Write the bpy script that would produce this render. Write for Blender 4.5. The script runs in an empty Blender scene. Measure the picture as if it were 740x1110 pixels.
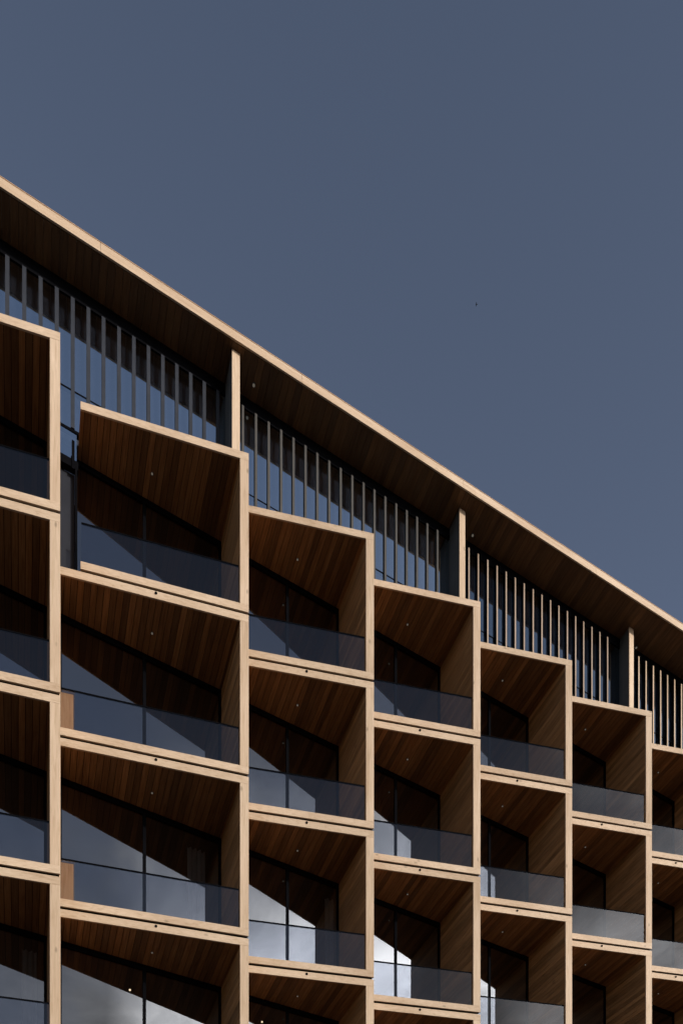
import bpy, bmesh, math, random
from mathutils import Vector
random.seed(7)
R = math.radians
scene = bpy.context.scene
COL = scene.collection

# ------------------------------------------------------------------ helpers
def link(o, parent=None):
    COL.objects.link(o)
    if parent is not None:
        o.parent = parent
    return o

class MB:
    """collects prisms and boxes, then links them as one mesh object"""
    def __init__(self):
        self.bm = bmesh.new()
    def prism(self, plan, z0, z1, mi=0):
        lo = [self.bm.verts.new((x, y, z0)) for x, y in plan]
        hi = [self.bm.verts.new((x, y, z1)) for x, y in plan]
        n = len(plan)
        fs = [self.bm.faces.new(lo), self.bm.faces.new(hi)]
        for i in range(n):
            j = (i + 1) % n
            fs.append(self.bm.faces.new((lo[i], lo[j], hi[j], hi[i])))
        for f in fs:
            f.material_index = mi
        return lo + hi
    def box(self, x0, x1, y0, y1, z0, z1, mi=0):
        return self.prism([(x0, y0), (x1, y0), (x1, y1), (x0, y1)], z0, z1, mi)
    def disc(self, c, r, h, axis, n=20, mi=0):
        axis = Vector(axis).normalized()
        a = axis.orthogonal().normalized(); b = axis.cross(a)
        c = Vector(c)
        lo = [self.bm.verts.new(c + r * (math.cos(2*math.pi*k/n) * a + math.sin(2*math.pi*k/n) * b)) for k in range(n)]
        hi = [self.bm.verts.new(v.co + axis * h) for v in lo]
        fs = [self.bm.faces.new(lo), self.bm.faces.new(hi)]
        for i in range(n):
            j = (i + 1) % n
            fs.append(self.bm.faces.new((lo[i], lo[j], hi[j], hi[i])))
        for f in fs:
            f.material_index = mi
    def build(self, name, mats, parent=None, loc=(0, 0, 0), bevel=0.0):
        bmesh.ops.recalc_face_normals(self.bm, faces=self.bm.faces[:])
        if bevel:
            bmesh.ops.bevel(self.bm, geom=self.bm.edges[:], offset=bevel, segments=2, affect='EDGES', profile=0.6)
        me = bpy.data.meshes.new(name)
        self.bm.to_mesh(me); self.bm.free()
        for m in (mats if isinstance(mats, (list, tuple)) else [mats]):
            me.materials.append(m)
        o = bpy.data.objects.new(name, me)
        o.location = loc
        return link(o, parent)

def empty(name, loc=(0, 0, 0), parent=None):
    o = bpy.data.objects.new(name, None)
    o.location = loc
    o.empty_display_size = 0.3
    return link(o, parent)

def tag(o, label=None, cat=None, group=None, kind=None):
    if label: o['label'] = label
    if cat: o['category'] = cat
    if group: o['group'] = group
    if kind: o['kind'] = kind
    return o

# ------------------------------------------------------------------ materials
def nodes_of(name):
    m = bpy.data.materials.new(name)
    m.use_nodes = True
    nt = m.node_tree
    for n in list(nt.nodes):
        nt.nodes.remove(n)
    out = nt.nodes.new('ShaderNodeOutputMaterial')
    return m, nt, out

def N(nt, t, **kw):
    n = nt.nodes.new(t)
    for k, v in kw.items():
        if k in n.inputs:
            n.inputs[k].default_value = v
        else:
            setattr(n, k, v)
    return n

def mathn(nt, op, a, b=None, c=None):
    n = nt.nodes.new('ShaderNodeMath'); n.operation = op
    for i, v in enumerate((a, b, c)):
        if v is None: continue
        if isinstance(v, (int, float)): n.inputs[i].default_value = v
        else: nt.links.new(v, n.inputs[i])
    return n.outputs[0]

def ramp(nt, fac, stops):
    r = nt.nodes.new('ShaderNodeValToRGB')
    el = r.color_ramp.elements
    while len(el) < len(stops): el.new(0.5)
    for e, (p, c) in zip(el, stops):
        e.position = p; e.color = (*c, 1) if len(c) == 3 else c
    nt.links.new(fac, r.inputs[0])
    return r.outputs[0]

def mixc(nt, fac, a, b, mode='MIX'):
    n = nt.nodes.new('ShaderNodeMix'); n.data_type = 'RGBA'; n.blend_type = mode
    for sock, v in ((n.inputs[0], fac), (n.inputs[6], a), (n.inputs[7], b)):
        if isinstance(v, (int, float)): sock.default_value = v
        elif isinstance(v, tuple): sock.default_value = (*v, 1)
        else: nt.links.new(v, sock)
    return n.outputs[2]

def timber(name, axis, light, mid, dark, rough=0.6, plank=None, plank_axis=0, knots=True, spread=0.35, spec=0.3):
    """wood with grain running along the given object axis; plank = board pitch for board to board variation"""
    m, nt, out = nodes_of(name)
    L = nt.links.new
    tc = N(nt, 'ShaderNodeTexCoord')
    oi = N(nt, 'ShaderNodeObjectInfo')
    sc = [14.0, 14.0, 14.0]; sc[axis] = 0.9
    off = mathn(nt, 'MULTIPLY', oi.outputs['Random'], 57.0)
    co = tc.outputs['Object']
    add = N(nt, 'ShaderNodeVectorMath', operation='ADD'); L(co, add.inputs[0]); L(off, add.inputs[1])
    vec = add.outputs[0]
    board = None
    if plank:
        sep = N(nt, 'ShaderNodeSeparateXYZ'); L(co, sep.inputs[0])
        idx = mathn(nt, 'FLOOR', mathn(nt, 'DIVIDE', sep.outputs[plank_axis], plank))
        wn = N(nt, 'ShaderNodeTexWhiteNoise', noise_dimensions='2D')
        cmb = N(nt, 'ShaderNodeCombineXYZ'); L(idx, cmb.inputs[0]); L(off, cmb.inputs[1])
        L(cmb.outputs[0], wn.inputs['Vector'])
        board = wn.outputs['Value']
        add2 = N(nt, 'ShaderNodeVectorMath', operation='ADD'); L(vec, add2.inputs[0])
        L(mathn(nt, 'MULTIPLY', board, 31.0), add2.inputs[1])
        vec = add2.outputs[0]
    mp = N(nt, 'ShaderNodeMapping'); mp.inputs['Scale'].default_value = sc; L(vec, mp.inputs[0])
    n1 = N(nt, 'ShaderNodeTexNoise', Scale=2.2, Detail=6.0, Roughness=0.62, Distortion=0.6); L(mp.outputs[0], n1.inputs['Vector'])
    col = ramp(nt, n1.outputs['Fac'], [(0.28, dark), (0.48, mid), (0.70, light)])
    # broad tone drift along the length
    mp2 = N(nt, 'ShaderNodeMapping'); s2 = [2.6, 2.6, 2.6]; s2[axis] = 0.45
    mp2.inputs['Scale'].default_value = s2; L(vec, mp2.inputs[0])
    n2 = N(nt, 'ShaderNodeTexNoise', Scale=1.0, Detail=2.0); L(mp2.outputs[0], n2.inputs['Vector'])
    drift = ramp(nt, n2.outputs['Fac'], [(0.3, (0.86, 0.80, 0.74)), (0.7, (1.06, 1.04, 1.02))])
    col = mixc(nt, 1.0, col, drift, 'MULTIPLY')
    tone = mathn(nt, 'ADD', mathn(nt, 'MULTIPLY', oi.outputs['Random'], .16), .92)
    ct = N(nt, 'ShaderNodeCombineColor'); L(tone, ct.inputs[0]); L(tone, ct.inputs[1]); L(mathn(nt, 'SUBTRACT', mathn(nt, 'MULTIPLY', tone, 1.1), .1), ct.inputs[2])
    col = mixc(nt, 1.0, col, ct.outputs[0], 'MULTIPLY')
    if board is not None:
        v = mathn(nt, 'ADD', mathn(nt, 'MULTIPLY', board, 2 * spread), 1.0 - spread)
        cc = N(nt, 'ShaderNodeCombineColor'); L(v, cc.inputs[0]); L(v, cc.inputs[1]); L(v, cc.inputs[2])
        col = mixc(nt, 1.0, col, cc.outputs[0], 'MULTIPLY')
    if knots:
        mk = N(nt, 'ShaderNodeMapping'); sk = [5.5, 5.5, 5.5]; sk[axis] = 2.4
        mk.inputs['Scale'].default_value = sk; L(vec, mk.inputs[0])
        vo = N(nt, 'ShaderNodeTexVoronoi', Scale=1.0); L(mk.outputs[0], vo.inputs['Vector'])
        k = ramp(nt, vo.outputs['Distance'], [(0.05, (1, 1, 1)), (0.16, (0, 0, 0))])
        pick = mathn(nt, 'GREATER_THAN', N_sep_red(nt, vo.outputs['Color']), 0.72)
        col = mixc(nt, mathn(nt, 'MULTIPLY', mathn(nt, 'MULTIPLY', k, pick), 0.7), col, tuple(c * 0.45 for c in dark))
    b = N(nt, 'ShaderNodeBsdfPrincipled'); L(col, b.inputs['Base Color'])
    L(ramp(nt, n1.outputs['Fac'], [(0.2, (rough + .1,) * 3), (0.8, (rough - .1,) * 3)]), b.inputs['Roughness'])
    b.inputs['Specular IOR Level'].default_value = spec
    bp = N(nt, 'ShaderNodeBump', Strength=0.25, Distance=0.004); L(n1.outputs['Fac'], bp.inputs['Height'])
    L(bp.outputs[0], b.inputs['Normal'])
    L(b.outputs[0], out.inputs[0])
    return m

def N_sep_red(nt, colsock):
    s = N(nt, 'ShaderNodeSeparateColor'); nt.links.new(colsock, s.inputs[0])
    return s.outputs[0]

def plain(name, c, rough=0.5, metal=0.0, var=0.12, scale=3.0, spec=0.5):
    m, nt, out = nodes_of(name)
    tc = N(nt, 'ShaderNodeTexCoord')
    n = N(nt, 'ShaderNodeTexNoise', Scale=scale, Detail=5.0, Roughness=0.6)
    nt.links.new(tc.outputs['Object'], n.inputs['Vector'])
    col = ramp(nt, n.outputs['Fac'], [(0.3, tuple(x * (1 - var) for x in c)), (0.7, tuple(min(1, x * (1 + var)) for x in c))])
    b = N(nt, 'ShaderNodeBsdfPrincipled', Roughness=rough, Metallic=metal)
    b.inputs['Specular IOR Level'].default_value = spec
    nt.links.new(col, b.inputs['Base Color'])
    nt.links.new(b.outputs[0], out.inputs[0])
    return m

def glass(name, r0, tint, gloss=(1, 1, 1), wave=0.0):
    """thin architectural glass: coated reflection growing to grazing angles over a tinted clear body"""
    m, nt, out = nodes_of(name)
    L = nt.links.new
    lw = N(nt, 'ShaderNodeLayerWeight', Blend=0.5)
    p5 = mathn(nt, 'POWER', lw.outputs['Facing'], 5.0)
    refl = mathn(nt, 'ADD', mathn(nt, 'MULTIPLY', p5, 1.0 - r0), r0)
    geo = N(nt, 'ShaderNodeNewGeometry')
    refl = mathn(nt, 'MULTIPLY', refl, mathn(nt, 'SUBTRACT', 1.0, geo.outputs['Backfacing']))
    tr = N(nt, 'ShaderNodeBsdfTransparent'); tr.inputs[0].default_value = (*tint, 1)
    gl = N(nt, 'ShaderNodeBsdfGlossy', Roughness=0.0); gl.inputs[0].default_value = (*gloss, 1)
    if wave:
        tc = N(nt, 'ShaderNodeTexCoord')
        n = N(nt, 'ShaderNodeTexNoise', Scale=0.7, Detail=1.0); L(tc.outputs['Object'], n.inputs['Vector'])
        bp = N(nt, 'ShaderNodeBump', Strength=wave, Distance=0.02); L(n.outputs['Fac'], bp.inputs['Height'])
        L(bp.outputs[0], gl.inputs['Normal'])
    mx = N(nt, 'ShaderNodeMixShader')
    L(refl, mx.inputs[0]); L(tr.outputs[0], mx.inputs[1]); L(gl.outputs[0], mx.inputs[2])
    L(mx.outputs[0], out.inputs[0])
    return m

def lamp_mat(name, c, strength):
    m, nt, out = nodes_of(name)
    e = N(nt, 'ShaderNodeEmission', Strength=strength); e.inputs[0].default_value = (*c, 1)
    nt.links.new(e.outputs[0], out.inputs[0])
    return m

PALE = ((0.66, 0.505, 0.365), (0.59, 0.445, 0.31), (0.48, 0.34, 0.22))
M = {}
M['frame_h'] = timber('pale_timber_lengthwise', 0, *PALE)
M['frame_v'] = timber('pale_timber_upright', 2, *PALE)
CEIL = ((0.29, 0.148, 0.060), (0.22, 0.106, 0.041), (0.14, 0.063, 0.023))
WALL = ((0.41, 0.245, 0.115), (0.31, 0.18, 0.08), (0.20, 0.11, 0.045))
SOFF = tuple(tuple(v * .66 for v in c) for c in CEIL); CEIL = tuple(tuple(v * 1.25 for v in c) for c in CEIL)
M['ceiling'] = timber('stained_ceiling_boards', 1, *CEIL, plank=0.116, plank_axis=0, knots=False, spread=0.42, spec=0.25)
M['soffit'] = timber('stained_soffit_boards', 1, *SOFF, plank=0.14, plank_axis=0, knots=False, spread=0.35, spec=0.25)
M['wall'] = timber('oiled_wall_boards', 1, *WALL, plank=0.116, plank_axis=2, knots=True, spread=0.30, spec=0.25)
M['return'] = timber('oiled_timber_return', 1, (0.55, 0.34, 0.19), (0.47, 0.27, 0.14), (0.36, 0.19, 0.09), plank=0.4, plank_axis=2, spread=0.15)
M['return_v'] = timber('oiled_upright_panel', 2, (0.66, 0.38, 0.19), (0.58, 0.31, 0.145), (0.46, 0.225, 0.09), spread=0.15)
M['dark_metal'] = plain('black_anodised_metal', (0.005, 0.005, 0.006), rough=0.85, metal=0.0, spec=0.0)
M['grey_panel'] = plain('slate_grey_cladding', (0.105, 0.108, 0.112), rough=0.7, spec=.1)
M['slab'] = plain('dark_slab_gap_shade', (0.012, 0.010, 0.009), rough=0.9, spec=.1)
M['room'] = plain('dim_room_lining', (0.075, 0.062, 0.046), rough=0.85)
M['blue_grey'] = plain('dark_blue_grey_cladding', (0.024, 0.026, 0.033), rough=0.7, spec=.1)
M['concrete'] = plain('pale_concrete', (0.30, 0.29, 0.27), rough=0.85)
M['floor'] = plain('deck_floor_boards', (0.14, 0.10, 0.07), rough=0.75)
M['mull_slate'] = plain('slate_blue_metal', (0.040, 0.043, 0.052), rough=0.7, spec=.05)
M['mull_taupe'] = plain('taupe_grey_metal', (0.085, 0.079, 0.073), rough=0.7, spec=.05)
M['mull_tan'] = timber('tan_batten', 2, (0.42, 0.325, 0.25), (0.37, 0.28, 0.21), (0.31, 0.23, 0.17), knots=False)  # darker and slightly greyer than the pale batten
M['mull_pale'] = timber('pale_batten', 2, *PALE, knots=False)
M['door_glass'] = glass('coated_door_glass', 0.25, (0.70, 0.70, 0.71), wave=0.10)
M['guard_glass'] = glass('tinted_guard_glass', 0.070, (0.80, 0.82, 0.86), wave=0.03)
M['upper_glass'] = glass('blue_coated_glass', 0.62, (0.62, 0.65, 0.70), gloss=(0.78, 0.90, 1.0), wave=0.05)
M['upper_glass_dark'] = glass('deep_blue_glass', 0.30, (0.36, 0.40, 0.46), gloss=(0.70, 0.86, 1.0), wave=0.05)
M['fill_sheet'] = plain('grey_fill_sheet', (0.30, 0.31, 0.34), rough=0.9)
M['trim'] = plain('satin_grey_trim', (0.07, 0.065, 0.06), rough=0.5)
M['lens'] = lamp_mat('downlight_lens', (1.0, 0.86, 0.68), 0.10)
M['bulb'] = lamp_mat('warm_bulb', (1.0, 0.78, 0.48), 3.0)
M['shade'] = lamp_mat('warm_lit_shade', (1.0, 0.72, 0.36), 0.16)
M['curtain'] = plain('pale_linen', (0.62, 0.60, 0.56), rough=0.9)
M['bird'] = plain('dark_plumage', (0.03, 0.03, 0.035), rough=0.8)

# ------------------------------------------------------------------ measurements (metres)
FH = 3.2                       # storey height
YF = 13.046                    # plane of the projecting corners
STEP = 0.78                    # how far each balcony box turns back at its left end
YB = 14.45                     # plane of the balcony doors
YG = 14.12                     # plane of the penthouse glazing
CAMZ = 1.6
ZB1 = CAMZ + 16.47             # underside of the top row of balcony boxes
WW, WN = 3.451, 2.795
XR0 = 0.664
ends = [(-1, XR0 - 2*WW, XR0 - WW), (0, XR0 - WW, XR0), (1, XR0, XR0 + WW)]
x = XR0 + WW
for i in range(2, 8):
    ends.append((i, x, x + WN)); x += WN
XMIN, XMAX = ends[0][1], ends[-1][2]
NROWS = 5
ZSOFF = CAMZ + 22.48
def fascia_y(X): return 13.65 - 0.0336 * X

# ------------------------------------------------------------------ the building
bld = empty('apartment_building', (0, 14, 0))
tag(bld, 'timber clad apartment block with stepped balcony boxes under a long overhanging flat roof', 'building')
B0 = Vector((0, 14, 0))
def part(mb, name, mats, parent=bld, loc=(0, 0, 0), bevel=0.0):
    """loc and mesh in world coordinates for direct parts of the building"""
    off = -B0 if parent is bld else Vector((0, 0, 0))
    return mb.build(name, mats, parent, Vector(loc) + off, bevel)

def make_balcony(W, loc, start=0.0):
    """one balcony box; local x along the wall, y inwards, z up; start trims the open left end"""
    f = lambda t: STEP * (1 - t / W)
    D = 0.03
    ST = 0.165; SL = 0.045 if W > 3 else 0.165
    zt0, zt1 = 3.028, 3.174
    zb0, zb1 = 0.027, 0.17
    yb = YB - YF
    quad = lambda a, b, d0, d1: [(a, f(a) + d0), (b, f(b) + d0), (b, f(b) + d1), (a, f(a) + d1)]
    # the box: slabs and side wall cores (the part itself)
    m = MB()
    m.prism([(start + .02, f(start + .02) + .154), (W - .02, f(W) + .164), (W - .02, yb + .1), (start + .02, yb + .1)], 0.035, 0.15)
    box = m.build('balcony', M['slab'], bld, Vector(loc) - B0)
    m = MB()
    m.prism([(start + .02, f(start + .02) + .154), (W - .02, f(W) + .164), (W - .02, yb + .1), (start + .02, yb + .1)], 3.056, 3.165)
    m.build('top_slab', M['slab'], box)
    # frame of pale timber rails and stiles
    m = MB()
    for z0, z1 in ((zb0, zb1), (zt0, zt1)):
        m.prism(quad(start, W, 0, D), z0, z1, 0)
        m.prism(quad(start + .01, W - .01, D + .001, .15), z0 + (.004 if z0 < 1 else .032), z1 - (.004 if z0 < 1 else .02), 2)  # near-black backing: the shade in the gaps is put into its colour
    m.prism(quad(W - ST, W, 0.001, D), zb1 + .001, zt0 - .001, 1)
    if start == 0:
        m.prism(quad(0, SL, 0.001, D), zb1 + .001, zt0 - .001, 1)
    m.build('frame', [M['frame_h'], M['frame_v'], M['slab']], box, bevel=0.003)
    # ceiling boards running inwards
    m = MB()
    p = 0.116
    k0 = int(math.floor((start + (SL if start == 0 else 0.0)) / p)); k = k0
    while k * p < W - ST + .02:
        a = max(k * p + .005, start + (SL - .02 if start == 0 else 0)); b = min((k + 1) * p - .005, W - ST + .02)
        if b - a > .01:
            m.prism([(a, f(a) + D + .003), (b, f(b) + D + .003), (b, yb + .02), (a, yb + .02)], 3.034, 3.054)
        k += 1
    m.build('ceiling', M['ceiling'], box)
    # right side wall, boards running inwards, and its outer return
    m = MB()
    k = 1
    while k * p < 3.03:
        a = max(k * p + .003, .174); b = min((k + 1) * p - .003, 3.03)
        m.box(W - ST, W - ST + .02, f(W - ST) + D + .003, yb + .02, a, b, 0)
        k += 1
    m.box(W - ST + .022, W - .008, f(W) + D + .012, yb + .1, .155, 3.05, 1)
    m.build('side_wall', [M['wall'], M['return']], box)
    if start == 0:
        m = MB()
        k = 1
        while k * p < 3.03:
            a = max(k * p + .003, .174); b = min((k + 1) * p - .003, 3.03)
            m.box(SL - .022, SL - .003, f(0) + D + .006, yb + .02, a, b, 0)
            k += 1
        m.box(.008, SL - .024, f(0) + D + .006, yb + .02, .155, 3.05, 1)
        m.build('side_wall', [M['wall'], M['return']], box)
    # deck
    m = MB()
    m.prism([(start + .12, f(start + .12) + .156), (W - ST - .004, f(W - ST) + .156), (W - ST - .004, yb - .002), (start + .12, yb - .002)], 0.152, 0.172)
    m.build('deck', M['floor'], box)
    # door frame and panes
    xl = start + (SL if start == 0 else -.30); xr = W - ST - .002; xm = 0.486 * W
    m = MB()
    y0, y1 = yb + .024, yb + .09
    m.box(xl, xr, y0, y1, .174, .24); m.box(xl, xr, y0, y1, 2.93, 3.032)
    for a, b in ((xl, xl + .055), (xm - .033, xm + .033), (xr - .05, xr)):
        m.box(a, b, y0, y1, .2405, 2.9295)
    m.build('door_frame', M['dark_metal'], box)
    for a, b in ((xl + .056, xm - .034), (xm + .034, xr - .051)):
        m = MB(); m.box(a, b, yb + .045, yb + .06, .241, 2.929)
        m.build('door_pane', M['door_glass'], box)
    # guard of tinted glass with a slim dark cap
    a, b = start + (SL + .01 if start == 0 else .02), W - ST - .012
    m = MB(); m.prism(quad(a, b, .055, .070), .172, .945)
    m.build('guard_glass', M['guard_glass'], box)
    m = MB(); m.prism(quad(a, b, .050, .075), .946, .968)
    m.build('guard_cap', M['dark_metal'], box)
    if W > 3 and start == 0:      # low timber cheek behind the glass at the left end
        m = MB(); m.prism(quad(SL + .012, .275, .10, .125), .175, .925)
        m.build('end_panel', M['return_v'], box)
    # recessed downlight in the ceiling
    m = MB(); m.disc((W / 2 + .03, 1.0, 3.034), .028, -.006, (0, 0, 1), 20, 0)
    m.disc((W / 2 + .03, 1.0, 3.0278), .019, -.004, (0, 0, 1), 16, 1)
    m.build('downlight', [M['trim'], M['lens']], box)
    return box

def add_drain(box, W):
    yy = STEP * 0.5
    n = Vector((-STEP / W, -1, 0)).normalized()
    m = MB(); m.disc((W / 2, yy + .002, 3.128), .024, .014, n, 16, 0)
    return m.build('drain_outlet', M['dark_metal'], box)

def copy_tree(o, parent, loc):
    c = o.copy(); COL.objects.link(c); c.parent = parent; c.location = loc
    for ch in [h for h in bpy.data.objects if h.parent == o]:
        d = ch.copy(); COL.objects.link(d); d.parent = c
    return c

proto = {}
for (i, x0, x1) in ends:
    W = WW if i < 2 else WN
    for r in range(1, NROWS + 1):
        loc = (x0, YF, ZB1 - FH * (r - 1))
        if i == 1 and r == 1:
            tag(make_balcony(W, loc, start=0.39), 'topmost wide balcony box with its left side left open')
            continue
        key = (W, r > 1)
        if key not in proto:
            b = make_balcony(W, loc)
            if r > 1: add_drain(b, W)
            proto[key] = b
        else:
            copy_tree(proto[key], bld, Vector(loc) - B0)

# roof: slab with boarded soffit and pale fascia
XA, XZ = XMIN - .4, XMAX + .6
m = MB()
m.prism([(XA + .01, fascia_y(XA) + .08), (XZ - .01, fascia_y(XZ) + .08), (XZ - .01, 24.0), (XA + .01, 24.0)], ZSOFF + .03, ZSOFF + .22)
roof = part(m, 'roof', M['concrete'])
m = MB()
nf = 7
for k in range(nf):
    a = XA + (XZ - XA) * k / nf + .002; b = XA + (XZ - XA) * (k + 1) / nf - .002
    m.prism([(a, fascia_y(a)), (b, fascia_y(b)), (b, fascia_y(b) + .03), (a, fascia_y(a) + .03)], ZSOFF + .050, ZSOFF + .185)
    m.prism([(a, fascia_y(a) - .012), (b, fascia_y(b) - .012), (b, fascia_y(b) + .02), (a, fascia_y(a) + .02)], ZSOFF - .006, ZSOFF + .047)
m.prism([(XA, fascia_y(XA) - .006), (XZ, fascia_y(XZ) - .006), (XZ, fascia_y(XZ) + .06), (XA, fascia_y(XA) + .06)], ZSOFF + .187, ZSOFF + .199, 1)
m.build('fascia', [M['frame_h'], M['return']], roof, bevel=.003)
m = MB()
p = 0.14; k = int(math.floor(XA / p))
while k * p < XZ:
    a, b = k * p + .003, (k + 1) * p - .003
    m.prism([(a, fascia_y(a) + .034), (b, fascia_y(b) + .034), (b, YG + .2), (a, YG + .2)], ZSOFF, ZSOFF + .022)
    k += 1
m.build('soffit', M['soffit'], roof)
for X in (-2.2, 4.5, 10.12, 15.7):
    m = MB(); m.disc((X, 13.92, ZSOFF - .0004), .038, -.012, (0, 0, 1), 20, 0)
    m.disc((X, 13.92, ZSOFF - .0128), .026, -.004, (0, 0, 1), 16, 1)
    m.build('downlight', [M['trim'], M['lens']], roof)

# penthouse: fin walls and glazed bays with upright battens
ZP0 = ZB1 + FH - .018
fins = [XR0 - WW, XR0 + WW, XR0 + WW + 2 * WN, XR0 + WW + 4 * WN, XR0 + WW + 6 * WN]
for X in fins:
    m = MB(); m.box(X - .160, X - .005, 13.68, YG + .1, ZP0, ZSOFF - .002)
    fin = part(m, 'fin_wall', M['grey_panel'])
    m = MB(); m.box(X - .165, X, 13.646, 13.679, ZP0, ZSOFF - .002)
    m.build('front_cap', M['frame_v'], fin, bevel=.003)

bays = [(fins[0], fins[1], 3.793 - 23 * .2845, 24, .2845, 'mull_slate'),
        (fins[1], fins[2], 4.333, 18, .2855, 'mull_taupe'),
        (fins[2], fins[3], 10.065, 17, .2845, 'mull_tan'),
        (fins[3], fins[4], 15.77, 17, .2820, 'mull_pale')]
ZT = CAMZ + 20.46
def yg(X): return 14.25 - .0172 * X          # the glazing runs almost parallel to the roof edge
SHAPE = {'mull_slate': (.035, .030), 'mull_taupe': (.026, .045), 'mull_tan': (.020, .080), 'mull_pale': (.021, .090)}
for (xa, xb, xs, n, sp, mat) in bays:
    a, b = xa + .004, xb - .164
    hw, dep = SHAPE[mat]
    band = lambda d0, d1: [(a, yg(a) + d0), (b, yg(b) + d0), (b, yg(b) + d1), (a, yg(a) + d1)]
    m = MB()
    m.prism(band(-.012, .07), ZP0, ZP0 + .05)
    m.prism(band(-.015, .07), ZSOFF - .25, ZSOFF - .002)
    m.prism(band(-.004, .06), ZT - .013, ZT + .013)
    bay = part(m, 'window_bay', M['dark_metal'])
    tag(bay, {'mull_slate': 'glazed bay with slate grey mullions', 'mull_taupe': 'glazed bay with taupe mullions',
              'mull_tan': 'glazed bay behind tan battens', 'mull_pale': 'glazed bay behind pale battens'}[mat])
    xs_all = [xs + k * sp for k in range(n) if a + .02 < xs + k * sp < b - .03]
    edges = [a] + xs_all + [b]
    m = MB()
    for e0, e1 in zip(edges[:-1], edges[1:]):
        for z0, z1 in ((ZP0 + .051, ZT - .014), (ZT + .014, ZSOFF - .251)):
            p0, p1 = e0 + .004, e1 - .004
            vs = m.prism([(p0, yg(p0)), (p1, yg(p1)), (p1, yg(p1) + .012), (p0, yg(p0) + .012)], z0, z1)
            tx, tz = random.uniform(-.0010, .0010), random.uniform(-.0018, .0018)
            for v in vs:
                v.co.y += tx * (1 if v.co.x > (e0 + e1) / 2 else -1) + tz * (1 if v.co.z > (z0 + z1) / 2 else -1)
    m.build('glazing', M['upper_glass' if hw > .022 else 'upper_glass_dark'], bay)
    m = MB(); m.prism(band(.16, .165), ZP0 + .01, ZSOFF - .01)
    m.build('glazing_fill_sheet', M['fill_sheet'], bay)  # sheet added behind the glass to lift its dark areas to grey
    for X in xs_all:
        wob = random.uniform(-.004, .004)
        m = MB()
        if dep > .05:                   # timber face strip; shade on the batten sides painted as a black body
            m.box(-hw, hw, yg(X) - dep, yg(X) - dep + .018, ZP0 + .052, ZSOFF - .252, 0)
            m.box(-hw + .004, hw - .004, yg(X) - dep + .019, yg(X) - .005, ZP0 + .052, ZSOFF - .252, 1)
        else:
            m.box(-hw, hw, yg(X) - dep, yg(X) - .005, ZP0 + .052, ZSOFF - .252, 0)
        m.build('mullion', [M[mat], M['dark_metal']], bay, (X + wob, 0, 0), bevel=.002)

# recessed strip beside the open left end of the topmost wide balcony
XS0, XS1 = XR0 + .004, XR0 + .36
m = MB(); m.box(XS0, XS1 - .045, YG + .1, YG + .17, ZB1 + .17, ZB1 + FH - .86)
strip = part(m, 'cladding_panel', M['blue_grey'])
m = MB(); m.box(XS0, XS1 + .02, YG - .01, YG + .09, ZB1 + FH - .855, ZB1 + FH - .70)
m.build('edge_band', M['dark_metal'], strip, -B0 + B0)
m = MB(); m.box(XS0, XS1 - .004, YG + .112, YG + .126, ZB1 + FH - .695, ZP0 - .004)
m.build('glazing', M['upper_glass'], strip)
m = MB(); m.box(XS1 - .04, XS1 + .0, YG - .03, YG + .08, ZB1 + .17, ZB1 + FH - .86)
m.build('corner_post', M['dark_metal'], strip)
m = MB(); m.box(XS1 - .10, XS1 - .05, YG - .03, YG + .02, ZB1 + FH - .9, ZB1 + FH - .36)
m.build('bracket', M['dark_metal'], strip)

# rooms behind: floors, party walls, back wall, roof deck over the boxes
for lv in range(0, NROWS + 1):
    z = ZB1 + FH - FH * lv
    m = MB(); m.box(XMIN, XMAX, YB + .11, 20.0, z - .12, z + .12)
    part(m, 'floor_slab', M['room'])
for X in [ends[0][1]] + [e[2] for e in ends]:
    m = MB(); m.box(X - .12, X - .02, YB + .105, 19.9, ZB1 - FH * (NROWS - 1) + .13, ZB1 + FH - .13)
    part(m, 'party_wall', M['room'])
m = MB(); m.box(XMIN, XMAX, 20.01, 20.3, 0, ZSOFF + .02)
part(m, 'rear_wall', M['room'])
m = MB(); m.box(XMIN - .2, XMIN - .01, 14.3, 20.3, 0, ZSOFF + .02); part(m, 'end_wall', M['grey_panel'])
m = MB(); m.box(XMAX + .01, XMAX + .2, 14.3, 20.3, 0, ZSOFF + .02); part(m, 'end_wall', M['grey_panel'])
m = MB(); m.box(XMIN, XMAX, YG + .1, 20.0, 0, ZB1 - FH * (NROWS - 1) - .13); part(m, 'ground_floor', M['concrete'])

# ------------------------------------------------------------------ things inside the rooms
def pendant(name, X, Y, Z, drop, kind, label, group=None):
    t = empty(name, (X, Y, Z)); tag(t, label, 'lamp', group)
    m = MB(); m.disc((0, 0, -drop), .006, drop, (0, 0, 1), 8); m.build('cord', M['dark_metal'], t)
    if kind == 'shade':
        m = MB(); bm = m.bm
        n = 4; rings = [(.19, -drop - .20), (.13, -drop)]
        vs = [[bm.verts.new((r * math.cos(2*math.pi*(k + .5)/n), r * math.sin(2*math.pi*(k + .5)/n), z)) for k in range(n)] for r, z in rings]
        for k in range(n):
            bm.faces.new((vs[0][k], vs[0][(k+1) % n], vs[1][(k+1) % n], vs[1][k]))
        bm.faces.new(vs[1]); bm.faces.new(vs[0])
        o = m.build('lamp_shade', M['shade'], t)
    else:
        m = MB(); bmesh.ops.create_uvsphere(m.bm, u_segments=16, v_segments=10, radius=.020)
        o = m.build('bulb', M['bulb'], t, (0, 0, -drop - .05))
    return t

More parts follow.
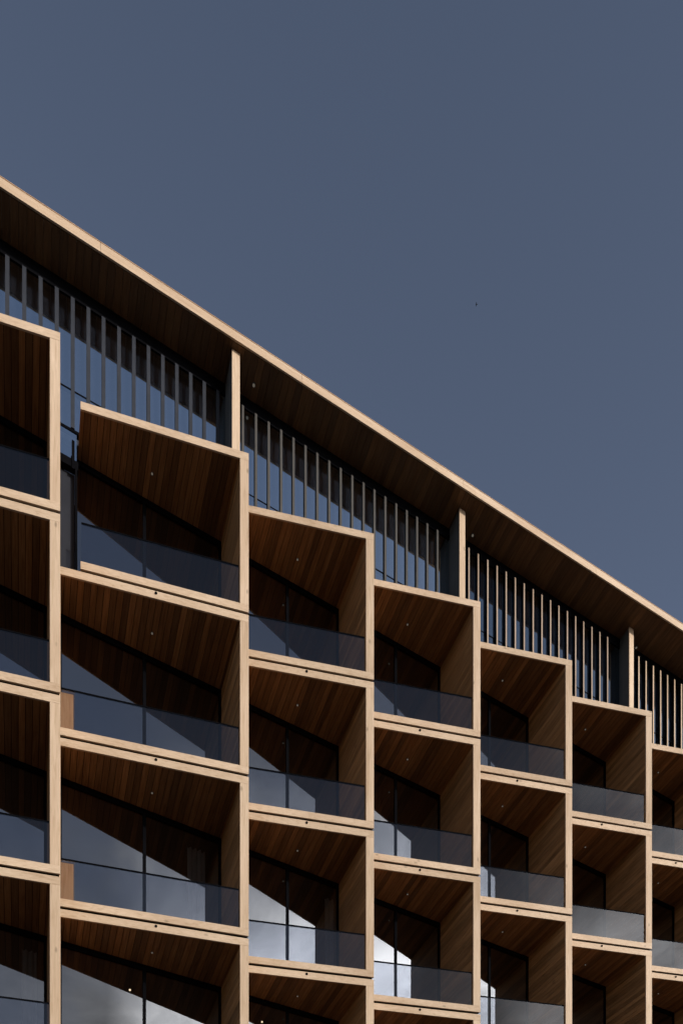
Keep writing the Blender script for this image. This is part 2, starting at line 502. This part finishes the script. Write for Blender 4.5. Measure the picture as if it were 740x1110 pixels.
def at(px, py, Y):
    """point in the vertical plane Y seen at a pixel of the photograph"""
    r = (px - 370.0) / 743.0
    c, s = math.cos(R(25.2)), math.sin(R(25.2))
    X = (s * Y + c * Y * r) / (c - s * r)
    d = s * X + c * Y
    return X, Y, CAMZ + (1568.0 - py) * d / 743.0

def hang(px, py, Y, row, kind, label):
    X, Y, Z = at(px, py, Y)
    top = ZB1 + FH - FH * (row - 1) - .121
    return pendant('pendant_lamp', X, Y, top, max(.05, top - Z - (.08 if kind == 'shade' else -.05)), kind, label)
hang(141, 1068, 14.9, 4, 'bulb', 'small bare bulb glowing in the lowest wide room, above the cloud reflection')
hang(284, 1103, 14.8, 4, 'bulb', 'small bare bulb glowing at the bottom edge in a narrow room')

def curtain(px0, px1, Y, row, label):
    X0 = at(px0, 1000, Y)[0]; X1 = at(px1, 1000, Y)[0]
    z0 = ZB1 - FH * (row - 1) + .14; z1 = z0 + 2.7
    n = max(8, int((X1 - X0) / .02)); m = MB(); bm = m.bm
    top, bot = [], []
    for k in range(n + 1):
        xx = X0 + (X1 - X0) * k / n
        yy = Y + .035 * math.sin(k * 1.25) + .01 * math.sin(k * .37)
        top.append(bm.verts.new((xx - X0, yy - Y, z1 - z0))); bot.append(bm.verts.new((xx - X0, yy - Y + .008 * math.sin(k), 0)))
    for k in range(n):
        bm.faces.new((bot[k], bot[k+1], top[k+1], top[k]))
    bmesh.ops.solidify(bm, geom=bm.faces[:], thickness=.004)
    o = m.build('curtain', M['curtain'], None, (X0, Y, z0))
    tag(o, label, 'curtain')
    return o
curtain(24, 40, 14.75, 4, 'pale narrow curtain behind the lowest balcony doors at the left picture edge')
curtain(203, 222, 14.75, 3, 'pale narrow curtain in the wide third row room near its right wall')
curtain(352, 362, 14.75, 3, 'pale narrow curtain in the third row narrow room just right of the wide balconies')

# ------------------------------------------------------------------ bird
bx = 55.0
cam_f = Vector((math.sin(R(25.2)), math.cos(R(25.2)), 0)); cam_r = Vector((math.cos(R(25.2)), -math.sin(R(25.2)), 0))
pos = cam_f * bx + cam_r * ((516 - 370) / 743 * bx) + Vector((0, 0, CAMZ + (1568 - 330) / 743 * bx))
m = MB(); bm = m.bm
bmesh.ops.create_uvsphere(bm, u_segments=14, v_segments=8, radius=1.0)
for v in bm.verts:
    t = v.co.x
    v.co = Vector((t * .13, v.co.y * .042 * (1 - .35 * t), v.co.z * .04 * (1 - .3 * t)))
for s in (-1, 1):
    pts = [(.05, .02 * s, .01), (.075, .13 * s, .05), (.02, .25 * s, .03), (-.02, .14 * s, .035), (-.05, .02 * s, .01)]
    lo = [bm.verts.new(q) for q in pts]; hi = [bm.verts.new((q[0], q[1], q[2] + .006)) for q in pts]
    bm.faces.new(lo); bm.faces.new(hi)
    for k in range(5):
        bm.faces.new((lo[k], lo[(k+1) % 5], hi[(k+1) % 5], hi[k]))
tl = [(-.10, .012, 0), (-.10, -.012, 0), (-.20, -.04, 0), (-.20, .04, 0)]
lo = [bm.verts.new(q) for q in tl]; hi = [bm.verts.new((q[0], q[1], .006)) for q in tl]
bm.faces.new(lo); bm.faces.new(hi)
for k in range(4): bm.faces.new((lo[k], lo[(k+1) % 4], hi[(k+1) % 4], hi[k]))
bird = m.build('bird', M['bird'], None, pos); bird.rotation_euler = (0, 0, R(150)); bird.scale = (.5, .5, .5)
tag(bird, 'tiny dark bird flying alone high in the clear sky', 'bird')

# ------------------------------------------------------------------ ground
gm, nt, out = nodes_of('paving')
tc = N(nt, 'ShaderNodeTexCoord')
bk = N(nt, 'ShaderNodeTexBrick', Scale=1.0); bk.inputs['Color1'].default_value = (.15, .14, .13, 1)
bk.inputs['Color2'].default_value = (.13, .122, .115, 1); bk.inputs['Mortar'].default_value = (.07, .068, .066, 1)
bk.inputs['Mortar Size'].default_value = .012
nt.links.new(tc.outputs['Object'], bk.inputs['Vector'])
b = N(nt, 'ShaderNodeBsdfPrincipled', Roughness=.85); nt.links.new(bk.outputs['Color'], b.inputs['Base Color']); nt.links.new(b.outputs[0], out.inputs[0])
me = bpy.data.meshes.new('ground'); S = 3000
me.from_pydata([(-S, -S, 0), (S, -S, 0), (S, S, 0), (-S, S, 0)], [], [(0, 1, 2, 3)]); me.materials.append(gm)
tag(link(bpy.data.objects.new('ground', me)), kind='structure')

# ------------------------------------------------------------------ light and sky
EL, AZ = 15.0, 30.0            # sun low, in front of the wall and to the right of its normal
sd = Vector((math.sin(R(AZ)) * math.cos(R(EL)), -math.cos(R(AZ)) * math.cos(R(EL)), math.sin(R(EL))))
sun = bpy.data.lights.new('sun', 'SUN'); sun.energy = 2.95; sun.angle = R(.5); sun.color = (1.0, .935, .85)
so = bpy.data.objects.new('sun', sun); so.rotation_euler = sd.to_track_quat('Z', 'Y').to_euler(); link(so)

w = bpy.data.worlds.new('World'); scene.world = w; w.use_nodes = True
nt = w.node_tree
for n in list(nt.nodes): nt.nodes.remove(n)
out = nt.nodes.new('ShaderNodeOutputWorld'); bg = nt.nodes.new('ShaderNodeBackground')
sky = nt.nodes.new('ShaderNodeTexSky'); sky.sky_type = 'NISHITA'; sky.sun_disc = False
sky.sun_elevation = R(EL); sky.sun_rotation = math.atan2(sd.x, sd.y)
sky.altitude = 200; sky.air_density = 1.0; sky.dust_density = 0.35; sky.ozone_density = 1.0
L = nt.links.new
# thin bright cloud low in the sky on the sun's side, breaking up higher
tc = N(nt, 'ShaderNodeTexCoord'); d = tc.outputs['Generated']
dot = N(nt, 'ShaderNodeVectorMath', operation='DOT_PRODUCT'); L(d, dot.inputs[0]); dot.inputs[1].default_value = sd
g = mathn(nt, 'MAXIMUM', mathn(nt, 'DIVIDE', mathn(nt, 'SUBTRACT', dot.outputs['Value'], .74), .205), 0.0)
glow = mathn(nt, 'ADD', mathn(nt, 'MULTIPLY', mathn(nt, 'POWER', mathn(nt, 'MINIMUM', g, 1.15), 3.2), 8.0), 1.8)
sep = N(nt, 'ShaderNodeSeparateXYZ'); L(d, sep.inputs[0])
bank = ramp(nt, sep.outputs[2], [(.57, (1, 1, 1)), (.71, (0, 0, 0))])
az = mathn(nt, 'ARCTAN2', sep.outputs[0], mathn(nt, 'MULTIPLY', sep.outputs[1], -1.0))
east = ramp(nt, mathn(nt, 'ADD', az, .5), [(.61, (.12,) * 3), (.765, (1, 1, 1))])
glow = mathn(nt, 'ADD', mathn(nt, 'MULTIPLY', mathn(nt, 'ADD', glow, mathn(nt, 'MULTIPLY', bank, 19.0)), east), 1.3)
h = mathn(nt, 'ADD', mathn(nt, 'MAXIMUM', sep.outputs[2], 0.0), .18)
cv = N(nt, 'ShaderNodeCombineXYZ'); L(mathn(nt, 'DIVIDE', sep.outputs[0], h), cv.inputs[0]); L(mathn(nt, 'DIVIDE', sep.outputs[1], h), cv.inputs[1])
n1 = N(nt, 'ShaderNodeTexNoise', Scale=3.2, Detail=7.0, Roughness=.58, Distortion=.4); L(cv.outputs[0], n1.inputs['Vector'])
soft = ramp(nt, n1.outputs['Fac'], [(.42, (0, 0, 0)), (.60, (1, 1, 1))])
n2 = N(nt, 'ShaderNodeTexNoise', Scale=6.5, Detail=8.0, Roughness=.62, Distortion=.8); L(cv.outputs[0], n2.inputs['Vector'])
puff = ramp(nt, n2.outputs['Fac'], [(.32, (.55,) * 3), (.68, (1.3,) * 3)])
glow = mathn(nt, 'MULTIPLY', glow, puff)
side = ramp(nt, mathn(nt, 'ADD', mathn(nt, 'MULTIPLY', dot.outputs['Value'], .5), .5), [(.88, (0, 0, 0)), (.955, (1, 1, 1))])
veil = mathn(nt, 'MULTIPLY', side, mathn(nt, 'MAXIMUM', mathn(nt, 'ADD', mathn(nt, 'MULTIPLY', soft, .7), .3), mathn(nt, 'MULTIPLY', bank, .85)))
cc = N(nt, 'ShaderNodeCombineColor'); L(glow, cc.inputs[0]); L(mathn(nt, 'MULTIPLY', glow, 1.01), cc.inputs[1]); L(mathn(nt, 'MULTIPLY', glow, 1.05), cc.inputs[2])
hs = N(nt, 'ShaderNodeHueSaturation'); hs.inputs['Saturation'].default_value = .79; L(sky.outputs[0], hs.inputs['Color'])
fall = ramp(nt, sep.outputs[2], [(.62, (1.02, .97, 1.03)), (.93, (.80, .795, .865))])
tint = mixc(nt, 1.0, hs.outputs[0], fall, 'MULTIPLY')
L(mixc(nt, veil, tint, cc.outputs[0]), bg.inputs[0]); bg.inputs[1].default_value = .12
nt.links.new(bg.outputs[0], out.inputs[0])

# ------------------------------------------------------------------ camera
cam = bpy.data.cameras.new('camera'); co = bpy.data.objects.new('camera', cam); link(co)
co.location = (0, 0, CAMZ); co.rotation_euler = (R(90), 0, R(-25.2))
cam.sensor_fit = 'AUTO'; cam.sensor_width = 36; cam.lens = 36 * 743 / 1110
cam.shift_y = (1568 - 555) / 1110; cam.clip_end = 8000; cam.clip_start = .1
scene.camera = co
vs = scene.view_settings
vs.view_transform = 'Standard'; vs.look = 'None'; vs.exposure = 0; vs.gamma = 1; vs.use_curve_mapping = False
scene.cycles.max_bounces = 10; scene.cycles.transparent_max_bounces = 16; scene.cycles.glossy_bounces = 6
scene.cycles.diffuse_bounces = 5
scene.cycles.caustics_reflective = False; scene.cycles.caustics_refractive = False
